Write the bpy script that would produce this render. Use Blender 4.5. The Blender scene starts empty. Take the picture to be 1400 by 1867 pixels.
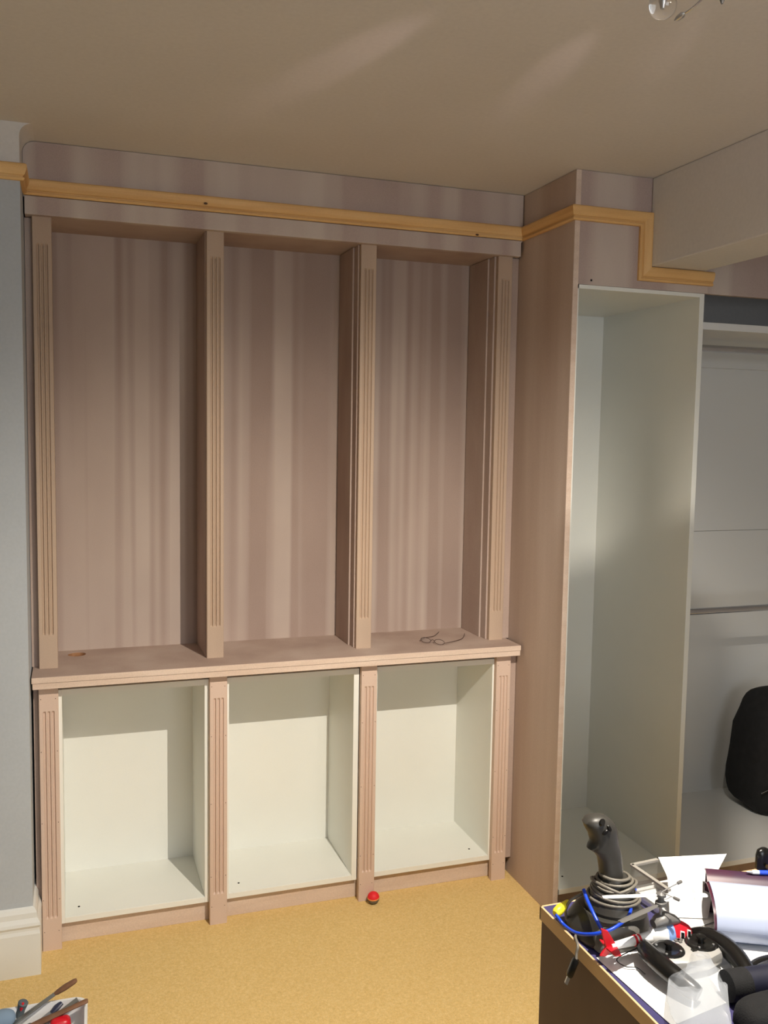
import bpy, bmesh, math, random
from mathutils import Vector, Matrix, noise
random.seed(7)
scene = bpy.context.scene
C = scene.collection
PI = math.pi

# ------------------------------------------------------------------ camera
CAM = Vector((0.0996, -2.8952, 1.5804))
RGT = Vector((0.94593568, -0.32396999, 0.01578372))
UPV = Vector((0.01288367, 0.08615257, 0.99619865))
FWD = Vector((0.32409828, 0.9421365, -0.08566871))
FPX = 1664.6
cd = bpy.data.cameras.new('camera'); cam = bpy.data.objects.new('camera', cd); C.objects.link(cam)
cd.sensor_fit = 'HORIZONTAL'; cd.sensor_width = 36.0; cd.lens = FPX / 1400 * 36.0
cd.clip_start = 0.02
M = Matrix((RGT, UPV, -FWD)).transposed().to_4x4(); M.translation = CAM
cam.matrix_world = M
scene.camera = cam

# ------------------------------------------------------------------ world, lights, exposure
w = bpy.data.worlds.new('world'); scene.world = w; w.use_nodes = True
w.node_tree.nodes['Background'].inputs[0].default_value = (0.6, 0.7, 1.0, 1)
w.node_tree.nodes['Background'].inputs[1].default_value = 0.02
vs = scene.view_settings
vs.view_transform = 'Standard'; vs.look = 'None'; vs.gamma = 1.0; vs.use_curve_mapping = False
vs.exposure = -0.30
BULB = Vector((1.03, -1.95, 2.22))
def light(name, kind, loc, energy, color, radius, target=None, size=None, blend=None):
    ld = bpy.data.lights.new(name, kind); ld.energy = energy; ld.color = color; ld.shadow_soft_size = radius
    if kind == 'SPOT': ld.spot_size = size; ld.spot_blend = blend
    o = bpy.data.objects.new(name, ld); C.objects.link(o); o.location = loc
    if target is not None: o.rotation_euler = (Vector(target) - Vector(loc)).to_track_quat('-Z', 'Y').to_euler()
    return o
WARM = (1.0, 0.915, 0.79)
light('halogen_spot', 'SPOT', BULB, 265, WARM, 0.005, (0.95, -0.54, 0.0), math.radians(108), 1.0)
light('halogen_glow', 'POINT', (1.03, -1.95, 2.20), 1.6, (1.0, 0.86, 0.74), 0.02)
# the four other globes of the lamp, dimmer and softer
for k in range(1, 5):
    a_ = 2.02 + k * 2 * PI / 5; gl_ = BULB + Vector((.25 * math.cos(a_), .25 * math.sin(a_), -.03))
    light('globe_light', 'SPOT', gl_, 16, WARM, .015, gl_ + Vector((.05, 1.49, -2.0)), math.radians(125), 1.0)
# faint glints thrown up by the glass globes of the lamp
for k, (gx, gy, e, sz) in enumerate(((620, 112, 26, 8), (1000, 135, 13, 8), (1215, 95, 5, 9), (1345, 270, 2.5, 16))):
    gd = FWD * FPX + RGT * (gx - 700) - UPV * (gy - 933.5)
    tgt = CAM + gd * ((2.4 - CAM.z) / gd.z) if gx < 1300 else CAM + gd * ((1.857 - CAM.x) / gd.x)
    light('globe_glint', 'SPOT', (1.03 + .02 * k, -1.93, 2.21), e, (1.0, .72, .74), .01, tgt, math.radians(sz), 1.0)
# cool fill light added behind the viewer; no window is known there
al = bpy.data.lights.new('cool_fill', 'AREA'); al.shape = 'RECTANGLE'; al.size = 1.5; al.size_y = 1.2; al.energy = 40; al.color = (0.86, 0.93, 1.0)
ao = bpy.data.objects.new('cool_fill', al); C.objects.link(ao); ao.location = (1.0, -4.575, 1.5); ao.rotation_euler = (math.radians(90), 0, 0)

# ------------------------------------------------------------------ helpers
def at(px, py, z=None, y=None, x=None):
    d = FWD * FPX + RGT * (px - 700) - UPV * (py - 933.5)
    if z is not None: t = (z - CAM.z) / d.z
    elif y is not None: t = (y - CAM.y) / d.y
    else: t = (x - CAM.x) / d.x
    return CAM + d * t

class G:
    def __init__(s): s.v = []; s.f = []
    def add(s, v, f):
        n = len(s.v); s.v += [Vector(p) for p in v]; s.f += [tuple(i + n for i in q) for q in f]; return s
    def box(s, x0, x1, y0, y1, z0, z1):
        v = [(x, y, z) for x in (x0, x1) for y in (y0, y1) for z in (z0, z1)]
        return s.add(v, [(0,1,3,2), (4,6,7,5), (0,4,5,1), (2,3,7,6), (0,2,6,4), (1,5,7,3)])
    def rings(s, rings, closed=True, cap=True):
        n = len(rings[0]); v = [p for r in rings for p in r]; f = []
        for i in range(len(rings) - 1):
            for j in range(n if closed else n - 1):
                k = (j + 1) % n
                f.append((i*n + j, i*n + k, (i+1)*n + k, (i+1)*n + j))
        if cap and closed:
            f.append(tuple(reversed(range(n)))); f.append(tuple(range((len(rings)-1)*n, len(rings)*n)))
        return s.add(v, f)
    def tube(s, pts, r, n=10, cap=True, flat=1.0, upv=None):
        pts = [Vector(p) for p in pts]
        rr = r if isinstance(r, (list, tuple)) else [r] * len(pts)
        out = []; prev = None
        for i, p in enumerate(pts):
            d = (pts[min(i+1, len(pts)-1)] - pts[max(i-1, 0)])
            if d.length < 1e-9: d = Vector((0,0,1))
            d.normalize()
            if prev is None:
                a = Vector(upv) if upv else (Vector((0,0,1)) if abs(d.z) < .9 else Vector((1,0,0)))
            else: a = prev
            u = a - d * a.dot(d); u.normalize(); prev = u; q = d.cross(u)
            out.append([p + (u * math.cos(2*PI*k/n) * flat + q * math.sin(2*PI*k/n)) * rr[i] for k in range(n)])
        return s.rings(out, True, cap)
    def lathe(s, prof, n=20, c=(0,0,0)):
        c = Vector(c)
        return s.rings([[c + Vector((max(r,1e-4)*math.cos(2*PI*k/n), max(r,1e-4)*math.sin(2*PI*k/n), z)) for k in range(n)] for r, z in prof])
    def prism(s, poly, z0, z1):
        return s.rings([[Vector((x, y, z0)) for x, y in poly], [Vector((x, y, z1)) for x, y in poly]])
    def xf(s, m): s.v = [m @ p for p in s.v]; return s

def spline(pts, n=8):
    P = [Vector(p) for p in pts]; P = [P[0]*2 - P[1]] + P + [P[-1]*2 - P[-2]]; out = []
    for i in range(1, len(P) - 2):
        a, b, c_, d = P[i-1], P[i], P[i+1], P[i+2]
        for k in range(n):
            t = k / n
            out.append(0.5*((2*b) + (c_-a)*t + (2*a-5*b+4*c_-d)*t*t + (3*b-3*c_+d-a)*t**3))
    out.append(P[-2]); return out

WL = {}
def link(name, me, mat, parent=None, loc=None):
    o = bpy.data.objects.new(name, me); C.objects.link(o)
    if mat: me.materials.append(mat)
    base = WL[parent.name] if parent else Vector((0,0,0))
    L = Vector(loc) if loc is not None else base.copy()
    WL[o.name] = L
    if parent: o.parent = parent
    o.location = L - base
    return o
def obj(name, g, mat, parent=None, loc=None, bevel=0, smooth=None, sub=0):
    """g holds world coordinates; the mesh is stored relative to its own base point"""
    if loc is None:
        if parent: L = WL[parent.name]
        else:
            mn = [min(p[i] for p in g.v) for i in range(3)]; mx = [max(p[i] for p in g.v) for i in range(3)]
            L = Vector(((mn[0]+mx[0])/2, (mn[1]+mx[1])/2, mn[2]))
    else: L = Vector(loc)
    me = bpy.data.meshes.new(name); me.from_pydata([p - L for p in g.v], [], g.f)
    bm = bmesh.new(); bm.from_mesh(me); bmesh.ops.recalc_face_normals(bm, faces=bm.faces)
    if bevel:
        ed = [e for e in bm.edges if len(e.link_faces) == 2 and e.calc_face_angle(0) > .6]
        bmesh.ops.bevel(bm, geom=ed, offset=bevel, segments=2, profile=.5, affect='EDGES', clamp_overlap=True)
    bm.to_mesh(me); bm.free()
    if smooth is not None:
        me.polygons.foreach_set('use_smooth', [True]*len(me.polygons)); me.set_sharp_from_angle(angle=math.radians(smooth))
    o = link(name, me, mat, parent, L)
    if sub:
        m = o.modifiers.new('sub', 'SUBSURF'); m.levels = sub; m.render_levels = sub
    return o
def tag(o, label, cat, group=None, kind=None):
    o['label'] = label
    if cat: o['category'] = cat
    if group: o['group'] = group
    if kind: o['kind'] = kind
    return o
def thing(name, loc, label, cat, group=None, kind=None):
    o = bpy.data.objects.new(name, None); C.objects.link(o); o.location = loc; o.empty_display_size = .05
    WL[o.name] = Vector(loc)
    return tag(o, label, cat, group, kind)
def struct(name, g, mat, label, cat, **k): return tag(obj(name, g, mat, **k), label, cat, kind='structure')
def bx(*a): return G().box(*a)

# ------------------------------------------------------------------ materials
def mat(name, col, rough=.6, metal=0, spec=.5):
    m = bpy.data.materials.new(name); m.use_nodes = True; b = m.node_tree.nodes['Principled BSDF']
    b.inputs['Base Color'].default_value = (*col, 1); b.inputs['Roughness'].default_value = rough
    b.inputs['Metallic'].default_value = metal; b.inputs['Specular IOR Level'].default_value = spec
    return m
def noisy(name, stops, scale, stretch=(1,1,1), rough=.6, detail=4, fine=0, bump=0, bump_scale=300, spec=.4, lo=.3, hi=.7):
    """colour from stretched object-space noise, plus fine grain and relief"""
    m = mat(name, stops[0], rough, spec=spec); nt = m.node_tree; N = nt.nodes; Lk = nt.links; b = N['Principled BSDF']
    tc = N.new('ShaderNodeTexCoord'); mp = N.new('ShaderNodeMapping'); mp.inputs['Scale'].default_value = stretch
    Lk.new(tc.outputs['Object'], mp.inputs['Vector'])
    nz = N.new('ShaderNodeTexNoise'); nz.inputs['Scale'].default_value = scale; nz.inputs['Detail'].default_value = detail
    Lk.new(mp.outputs[0], nz.inputs['Vector'])
    cr = N.new('ShaderNodeValToRGB'); e = cr.color_ramp.elements
    e[0].position = lo; e[1].position = hi; e[0].color = (*stops[0], 1); e[1].color = (*stops[-1], 1)
    for i, s in enumerate(stops[1:-1]):
        x = e.new(lo + (hi-lo)*(i+1)/(len(stops)-1)); x.color = (*s, 1)
    Lk.new(nz.outputs['Fac'], cr.inputs[0]); src = cr.outputs[0]
    if fine:
        n2 = N.new('ShaderNodeTexNoise'); n2.inputs['Scale'].default_value = bump_scale; n2.inputs['Detail'].default_value = 2
        Lk.new(tc.outputs['Object'], n2.inputs['Vector'])
        mr = N.new('ShaderNodeMapRange'); mr.inputs[1].default_value = .25; mr.inputs[2].default_value = .75
        mr.inputs[3].default_value = 1 - fine; mr.inputs[4].default_value = 1 + fine
        Lk.new(n2.outputs['Fac'], mr.inputs[0])
        mx = N.new('ShaderNodeVectorMath'); mx.operation = 'SCALE'
        Lk.new(src, mx.inputs[0]); Lk.new(mr.outputs[0], mx.inputs['Scale']); src = mx.outputs[0]
        if bump:
            bp = N.new('ShaderNodeBump'); bp.inputs['Strength'].default_value = bump; bp.inputs['Distance'].default_value = .003
            Lk.new(n2.outputs['Fac'], bp.inputs['Height']); Lk.new(bp.outputs[0], b.inputs['Normal'])
    Lk.new(src, b.inputs['Base Color'])
    return m
def see_through(name, col, cover, rough):
    """thin clear sheet: mostly passes light straight on, a little film and gloss"""
    m = mat(name, col, rough); nt = m.node_tree
    tp = nt.nodes.new('ShaderNodeBsdfTransparent'); mx = nt.nodes.new('ShaderNodeMixShader'); mx.inputs[0].default_value = cover
    nt.links.new(tp.outputs[0], mx.inputs[1]); nt.links.new(nt.nodes['Principled BSDF'].outputs[0], mx.inputs[2]); nt.links.new(mx.outputs[0], nt.nodes['Material Output'].inputs[0])
    return m
MDF_D = (.35, .25, .205); MDF_M = (.44, .33, .275); MDF_L = (.52, .415, .355)
M_mdf = noisy('raw_mdf', [MDF_D, MDF_M, MDF_L], 5, (1,1,.35), .7, fine=.06, bump=.05, lo=.25, hi=.75)
def streaky(name, dark, midc, pale, bands=16, seed=0, soft=(.47,.58)):
    """sanded MDF: pale vertical filler bands of uneven width over a blotchy ground"""
    m = noisy(name, [dark, midc], 3.5, (1,1,.5), .75, 5, fine=.06, lo=.3, hi=.7); nt = m.node_tree; N = nt.nodes; Lk = nt.links; b = N['Principled BSDF']
    old = b.inputs['Base Color'].links[0].from_socket
    tc = N.new('ShaderNodeTexCoord'); mp = N.new('ShaderNodeMapping'); mp.inputs['Scale'].default_value = (1, 1, .01); mp.inputs['Location'].default_value = (seed, 0, 0)
    nz = N.new('ShaderNodeTexNoise'); nz.inputs['Scale'].default_value = bands; nz.inputs['Detail'].default_value = 1.5
    Lk.new(tc.outputs['Object'], mp.inputs[0]); Lk.new(mp.outputs[0], nz.inputs['Vector'])
    cr = N.new('ShaderNodeValToRGB'); e = cr.color_ramp.elements; e[0].position = soft[0]; e[1].position = soft[1]; e[0].color = (0,0,0,1); e[1].color = (1,1,1,1)
    Lk.new(nz.outputs['Fac'], cr.inputs[0])
    n2 = N.new('ShaderNodeTexNoise'); n2.inputs['Scale'].default_value = 2.5; n2.inputs['Detail'].default_value = 3
    mp2 = N.new('ShaderNodeMapping'); mp2.inputs['Scale'].default_value = (1.5, 1, .6); mp2.inputs['Location'].default_value = (seed*2, 3, 0)
    Lk.new(tc.outputs['Object'], mp2.inputs[0]); Lk.new(mp2.outputs[0], n2.inputs['Vector'])
    mu = N.new('ShaderNodeMath'); mu.operation = 'MULTIPLY'; Lk.new(cr.outputs[0], mu.inputs[0]); Lk.new(n2.outputs['Fac'], mu.inputs[1])
    mx = N.new('ShaderNodeMix'); mx.data_type = 'RGBA'; mx.inputs['B'].default_value = (*pale, 1)
    Lk.new(mu.outputs[0], mx.inputs['Factor']); Lk.new(old, mx.inputs['A']); Lk.new(mx.outputs['Result'], b.inputs['Base Color'])
    return m
M_back = streaky('mdf_back_streaks', (.315,.225,.185), (.385,.285,.237), (.55,.45,.385), 15, 1.3)
M_frieze = streaky('mdf_frieze_patches', (.40,.30,.27), (.48,.38,.335), (.66,.58,.50), 8, 4.0, (.44,.57))
M_endpanel = noisy('mdf_end_panel', [(.46,.345,.28), (.53,.415,.345), (.60,.49,.42)], 4, (1,1.6,.15), .7, 3, fine=.05, lo=.3, hi=.7)
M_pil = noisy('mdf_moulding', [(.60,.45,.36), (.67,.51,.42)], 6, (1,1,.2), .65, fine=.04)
M_pilup = noisy('mdf_moulding_upper', [(.44,.32,.235), (.52,.385,.285)], 6, (1,1,.2), .65, fine=.04)  # darker tone for the pilasters above the worktop
M_edge = noisy('mdf_sawn_edge', [(.62,.47,.37), (.70,.56,.46)], 12, (.3,1,3), .75, fine=.08)
M_pine = noisy('pine_long', [(.62,.34,.12), (.74,.45,.18), (.80,.53,.24)], 22, (.09,1,1), .55, 5, fine=.04, lo=.3, hi=.7)
M_piney = noisy('pine_along_depth', [(.62,.34,.12), (.74,.45,.18), (.80,.53,.24)], 22, (1,.09,1), .55, 5, fine=.04, lo=.3, hi=.7)
M_pinez = noisy('pine_upright', [(.62,.34,.12), (.74,.45,.18), (.80,.53,.24)], 22, (1,1,.09), .55, 5, fine=.04, lo=.3, hi=.7)
M_knot = mat('pine_knot', (.10,.045,.015), .6)
M_white = noisy('white_melamine', [(.80,.807,.755), (.84,.84,.785)], 3, (1,1,1), .38, fine=.01)
M_rail_white = mat('white_back_board', (.76,.76,.74), .45)
M_wall = noisy('pale_blue_wall_paint', [(.44,.47,.50), (.48,.51,.54)], 3, (1,1,1), .8, fine=.03, bump=.03, bump_scale=120)
M_cream = noisy('cream_emulsion', [(.66,.63,.60), (.70,.67,.64)], 2.2, (1,1,1), .85, fine=.03, bump=.03, bump_scale=90)
M_gloss = noisy('white_gloss_paint', [(.74,.74,.70), (.78,.78,.74)], 4, (1,1,1), .3, fine=.01)
M_carpet = noisy('golden_carpet', [(.68,.46,.175), (.74,.52,.215), (.79,.58,.27)], 130, (1,1,1), .95, 8, fine=.14, bump=.6, bump_scale=420, spec=.1, lo=.25, hi=.75)
M_chrome = mat('chrome', (.62,.63,.68), .07, 1)
M_steel = mat('brushed_steel', (.55,.55,.56), .35, 1)
M_black = noisy('black_fabric', [(.006,.006,.007), (.011,.011,.012)], 40, (1,1,1), .85, fine=.2, bump=.3, bump_scale=500)
M_blackpl = mat('black_gloss_plastic', (.007,.0065,.006), .25)
M_dark = mat('dark_hollow', (.01,.008,.006), .9)
M_cut = noisy('cut_mdf', [(.30,.15,.07), (.42,.22,.11)], 60, (1,1,1), .8)

# ------------------------------------------------------------------ dimensions from the photograph
X = [0.0024, 0.5045, 1.0031, 1.4969]; PW = 0.0535
ZT, TT = 0.855, 0.036
ZH, CEIL = 2.192, 2.40
YL, YK, YTOP, YB, YC = -0.070, -0.031, -0.103, 0.220, 0.254
X5, YD, X6, ZTOP = 1.582, -0.353, 2.074, 2.053
BX0, BX1, BZ = 1.857, 2.062, 2.124
XL, XR, YF, YW = -1.9, 3.14, -4.6, 0.30
WX, WY = -0.020, -0.170

# ------------------------------------------------------------------ the room
struct('floor', bx(XL-.1, XR+.1, YF-.1, YW+.1, -.08, 0), M_carpet, 'golden beige short pile carpet across the room', 'floor')
struct('ceiling', bx(XL-.1, XR+.1, YF-.1, YW+.1, CEIL, CEIL+.08), M_cream, 'cream painted ceiling above the bookcase', 'ceiling')
struct('wall_back', bx(WX-.02, XR+.1, YW, YW+.1, 0, CEIL), M_cream, 'wall hidden behind the fitted bookcase and wardrobes', 'wall')
wl = struct('wall_left', bx(XL, WX, WY, YW, 0, 2.262), M_wall, 'pale blue chimney breast wall left of the bookcase', 'wall')
up = G().box(XL, WX, WY, YW, 2.262, CEIL)
obj('upper_wall', up, M_cream, wl)['label'] = 'cream painted strip above the picture rail'
# rounded plaster cove where alcove wall meets ceiling
R_ = .034; cv = [(WX, CEIL)] + [(WX + R_ - R_*math.cos(a), CEIL - R_ + R_*math.sin(a)) for a in [i*PI/2/8 for i in range(9)]][::-1]
g = G(); g.rings([[Vector((x, y, z)) for x, z in cv] for y in (WY, YW)]); obj('cove', g, M_cream, wl, smooth=40)
struct('wall_side', bx(XL-.1, XL, YF, YW, 0, CEIL), M_wall, 'pale blue far left wall of the room', 'wall')
struct('wall_right', bx(XR, XR+.1, YF, YW, 0, CEIL), M_cream, 'cream right wall of the room', 'wall')
struct('wall_front', bx(XL-.1, XR+.1, YF-.1, YF, 0, CEIL), M_cream, 'cream wall behind the viewer', 'wall')
wf = G()
for q in ((.20,1.80,-4.59,-4.56,.86,.90), (.20,1.80,-4.59,-4.56,2.10,2.14), (.20,.24,-4.59,-4.56,.90,2.10), (1.76,1.80,-4.59,-4.56,.90,2.10), (.985,1.015,-4.585,-4.565,.90,2.10)): wf.box(*q)
struct('fill_frame', wf, M_gloss, 'white frame added around the fill light behind the viewer', 'window')  # unseen frame, added to house the fill light
struct('ceiling_beam', bx(BX0, BX1, YF, YD-.0005, BZ, CEIL), M_cream, 'cream boxed beam dropping from the ceiling before the wardrobes', 'beam', bevel=.004)

# skirting on the chimney breast (moulded profile swept round its corner)
def sweep(prof, p0, p1, u, v, n0=None, n1=None):
    """prof (a,b) -> a*u + b*v, swept p0->p1; n0/n1 are mitre plane normals"""
    p0, p1, u, v = map(Vector, (p0, p1, u, v)); d = (p1-p0).normalized()
    r = []
    for P, n in ((p0, n0), (p1, n1)):
        n = Vector(n) if n else d
        r.append([P + q - d*(q.dot(n)/d.dot(n)) for q in (u*a + v*b for a, b in prof)])
    g = G(); g.rings(r); return g
SK = [(0,0), (0,.020), (.125,.020), (.135,.017), (.142,.017), (.150,.021), (.158,.019), (.170,.012), (.185,.011), (.196,.006), (.200,0)]
g = sweep(SK, (XL, WY, 0), (WX, WY, 0), (0,0,1), (0,-1,0), None, (1,1,0))
sk = struct('baseboard_left', g, M_gloss, 'white moulded skirting board on the pale blue wall', 'skirting')
obj('return', sweep(SK, (WX, WY, 0), (WX, .0, 0), (0,0,1), (1,0,0), (1,1,0), None), M_gloss, sk)

# picture rail
PR = [(0,0), (0,.009), (.004,.012), (.007,.012), (.009,.008), (.012,.008), (.015,.012), (.024,.016), (.036,.019), (.041,.018), (.044,.014), (.046,.008), (.046,0)]
ZR = 2.246
t = struct('trim_1', sweep(PR, (XL, WY, ZR), (WX, WY, ZR), (0,0,1), (0,-1,0), None, (1,1,0)), M_pine, 'bare pine picture rail on the pale blue wall', 'picture rail')
obj('return', sweep(PR, (WX, WY, ZR), (WX, -.034, ZR), (0,0,1), (1,0,0), (1,1,0), None), M_piney, t)
YFR = -.014
t = struct('trim_2', sweep(PR, (WX+.002, YFR, ZR), (X5, YFR, ZR), (0,0,1), (0,-1,0), None, (1,-1,0)), M_pine, 'long bare pine picture rail across the bookcase top', 'picture rail')
for px, py in ((375, 371), (870, 428)):
    p = at(px, py, y=YFR-.018); k = G()
    k.rings([[p + Vector((.006*math.cos(a)*s, -.0012*(1-s)+.0002, .0035*math.sin(a)*s)) for a in [i*PI/6 for i in range(12)]] for s in (1, .5, .05)])
    obj('knot', k, M_knot, t)
struct('trim_3', sweep(PR, (X5, YFR, ZR), (X5, YD, ZR), (0,0,1), (-1,0,0), (1,-1,0), (1,-1,0)), M_piney, 'short bare pine rail along the tall end panel', 'picture rail')
# steps round the beam; profile's outer (thick) edge faces the beam
XV = BX0 + .003
struct('trim_4', sweep(PR, (X5, YD, ZR), (XV-.046, YD, ZR), (0,0,1), (0,-1,0), (1,-1,0), (1,0,-1)), M_pine, 'short level pine rail over the tall wardrobe', 'picture rail')
struct('trim_5', sweep(PR, (XV-.046, YD, ZR), (XV-.046, YD, BZ-.046), (1,0,0), (0,-1,0), (1,0,-1), (1,0,-1)), M_pinez, 'upright pine rail beside the boxed beam', 'picture rail')
struct('trim_6', sweep(PR, (XV-.046, YD, BZ-.046), (2.098, YD, BZ-.046), (0,0,1), (0,-1,0), (1,0,-1), None), M_pine, 'short pine rail running below the boxed beam', 'picture rail')

# ------------------------------------------------------------------ upper bookcase
def pilaster_geo(x, wd, yf, z0, z1, th=.020, zf0=.10, zf1=.075):
    """board with three stopped flutes cut in its face"""
    g = G(); nfl = 3; m = wd*.17; pitch = (wd - 2*m)/nfl; xs = [0, .0015]; dep = [.0015, 0]
    for i in range(nfl):
        a = m + i*pitch + pitch*.14; b = m + (i+1)*pitch - pitch*.14
        for k in range(7):
            t_ = k/6; xs.append(a + (b-a)*t_); dep.append(.0060*math.sin(PI*t_)**.7 if 0 < k < 6 else 0)
    xs += [wd-.0015, wd]; dep += [0, .0015]
    rows = []
    for z, s in ((z0,0), (z0+zf0,0), (z0+zf0+.006,1), (z1-zf1-.006,1), (z1-zf1,0), (z1,0)):
        row = []
        for xx, d in zip(xs, dep):
            flat = d if xx < .002 or xx > wd-.002 else 0
            row.append(Vector((x+xx, yf + (d if s else flat), z)))
        row += [Vector((x+wd, yf+th, z)), Vector((x, yf+th, z))]
        rows.append(row)
    g.rings(rows, True, True); return g
bc = thing('bookcase', (.78, .1, ZT), 'raw MDF alcove bookcase with fluted pilasters standing on the worktop', 'bookcase')
fr = [(WX+.001, ZH+.05), (1.578, ZH+.05), (1.578, CEIL-.0015)] + [(WX + R_ + .001 - R_*math.sin(a), CEIL - .0015 - R_ + R_*math.cos(a)) for a in [i*PI/2/8 for i in range(9)]]
g = G(); g.rings([[Vector((x, y, z)) for x, z in fr] for y in (YFR, .008)])
obj('frieze', g, M_frieze, bc)['label'] = 'blotchy MDF frieze with a rounded top corner'
obj('header_board', bx(WX+.004, 1.570, -.022, .004, ZH, ZH+.052), M_frieze, bc, bevel=.002)
obj('top_panel', bx(WX+.004, 1.578, .008, YB, ZH+.002, ZH+.02), M_mdf, bc)
for i in range(4):
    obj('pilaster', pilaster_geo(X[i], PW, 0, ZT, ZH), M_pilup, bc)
for i, (a, b) in enumerate(((X[0]+.004, X[0]+PW-.002), (X[1]-.003, X[1]+PW-.001), (X[2]-.004, X[2]+PW-.001), (X[3]-.006, X[3]+PW+.004))):
    obj('divider', bx(a, b, .020, YB, ZT, ZH+.002), M_mdf, bc, bevel=.001)
XB = [X[0]+.03, X[1]+.026, X[2]+.026, X[3]+.03]
for i in range(3):
    obj('back_panel', bx(XB[i]+.0008, XB[i+1]-.0008, YB, YB+.012, ZT, ZH+.02), M_back, bc)
obj('scribe_strip', bx(WX+.001, X[0]+.004, .030, .048, ZT, ZH), M_mdf, bc)
obj('scribe_strip', bx(X[3]+PW+.004, X5-.001, .016, .034, ZT, ZH), M_mdf, bc)
# applied lining boards on the right bay
obj('lining_board', bx(X[3]-.012, X[3]-.006, .060, YB-.006, ZT, ZH), M_mdf, bc, bevel=.001)
obj('lining_board', bx(X[2]-.010, X[2]-.004, .060, YB-.006, ZT, ZH), M_mdf, bc, bevel=.001)

# ------------------------------------------------------------------ worktop with cable holes
wt = thing('worktop', (.78, .06, ZT-TT), 'raw MDF worktop with two cable holes over the base cabinets', 'worktop')
holes = [(at(140, 1193, z=ZT), .028), (at(438, 1165, z=ZT), .0095)]
def plate_with_holes(x0, x1, y0, y1, z0, z1, hs):
    bm = bmesh.new(); 
    me = bpy.data.meshes.new('plate'); gg = bx(x0, x1, y0, y1, z0, z1); me.from_pydata(gg.v, [], gg.f)
    o = bpy.data.objects.new('plate_tmp', me); C.objects.link(o); cut = []
    for p, r in hs:
        cg = G().lathe([(r, z0-.02), (r, z1+.02)], 28, (p.x, p.y, 0)); cm = bpy.data.meshes.new('cut'); cm.from_pydata(cg.v, [], cg.f)
        b2 = bmesh.new(); b2.from_mesh(cm); bmesh.ops.recalc_face_normals(b2, faces=b2.faces); b2.to_mesh(cm); b2.free()
        co = bpy.data.objects.new('cut_tmp', cm); C.objects.link(co); cut.append(co)
        md = o.modifiers.new('b', 'BOOLEAN'); md.operation = 'DIFFERENCE'; md.object = co; md.solver = 'EXACT'
    b3 = bmesh.new(); b3.from_mesh(me); bmesh.ops.recalc_face_normals(b3, faces=b3.faces); b3.to_mesh(me); b3.free()
    dg = bpy.context.evaluated_depsgraph_get(); dg.update()
    ev = o.evaluated_get(dg); m2 = ev.to_mesh()
    g = G(); g.v = [v.co.copy() for v in m2.vertices]; g.f = [tuple(p.vertices) for p in m2.polygons]
    ev.to_mesh_clear()
    for q in [o] + cut: bpy.data.objects.remove(q, do_unlink=True)
    bm.free(); return g
try:
    g = plate_with_holes(WX+.004, 1.570, YTOP, YB+.02, ZT-.0178, ZT, holes)
except Exception:
    g = bx(WX+.004, 1.570, YTOP, YB+.02, ZT-.0178, ZT)
tb = obj('upper_board', g, M_mdf, wt)
obj('front_edge', bx(WX+.004, 1.570, YTOP-.0012, YTOP, ZT-.0172, ZT-.0008), M_edge, wt)
obj('lower_board', bx(WX+.006, 1.569, YTOP+.0005, YTOP+.09, ZT-TT, ZT-.0186), M_edge, wt, bevel=.001)
for p, r in holes:
    g = G(); n = 28
    g.rings([[Vector((p.x + rr*math.cos(2*PI*k/n), p.y + rr*math.sin(2*PI*k/n), z)) for k in range(n)] for rr, z in ((r-.0003, ZT-.001), (r-.0003, ZT-.0176), (.001, ZT-.0177))], True, False)
    obj('hole_wall', g, M_cut, wt)['label'] = 'brown cut edge of a cable hole'

# ------------------------------------------------------------------ base cabinets, pilasters, plinth
ZK = .0686
cabs = [(.048, .508, 'left'), (.549, 1.000, 'middle'), (1.047, 1.508, 'right')]
labs = ['empty white open base cabinet nearest the pale blue wall',
        'empty white open base cabinet in the middle of the three',
        'empty white open base cabinet nearest the tall end panel']
dots = [[(144, 1653)], [(435, 1610)], [(855, 1548)]]
for (a, b, _), lb, dt in zip(cabs, labs, dots):
    c = thing('base_cabinet', ((a+b)/2, .1, ZK), lb, 'cabinet', 'white base cabinets under the worktop')
    y0 = YL + .020; z1 = .800
    obj('side_panel', bx(a, a+.018, y0, YC+.008, ZK, z1), M_white, c, bevel=.0008)
    obj('side_panel', bx(b-.018, b, y0, YC+.008, ZK, z1), M_white, c, bevel=.0008)
    obj('bottom_panel', bx(a+.018, b-.018, y0, YC, ZK, ZK+.018), M_white, c, bevel=.0008)
    obj('top_panel', bx(a+.018, b-.018, y0, YC, z1-.018, z1), M_white, c)
    obj('back_panel', bx(a+.018, b-.018, YC, YC+.008, ZK, z1), M_white, c)
    for px, py in dt:
        p = at(px, py, z=ZK+.018)
        obj('screw_cap', G().lathe([(.0035, ZK+.0178), (.0035, ZK+.019), (.001, ZK+.0195)], 8, (p.x, p.y, 0)), M_dark, c)
pl = ['fluted MDF pilaster beside the pale blue wall below the worktop',
      'fluted MDF pilaster between left and middle base cabinets',
      'fluted MDF pilaster behind the small red ball',
      'fluted MDF pilaster next to the tall end panel below the worktop']
M_nail = mat('nail_hole', (.06,.035,.025), .9)
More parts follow.
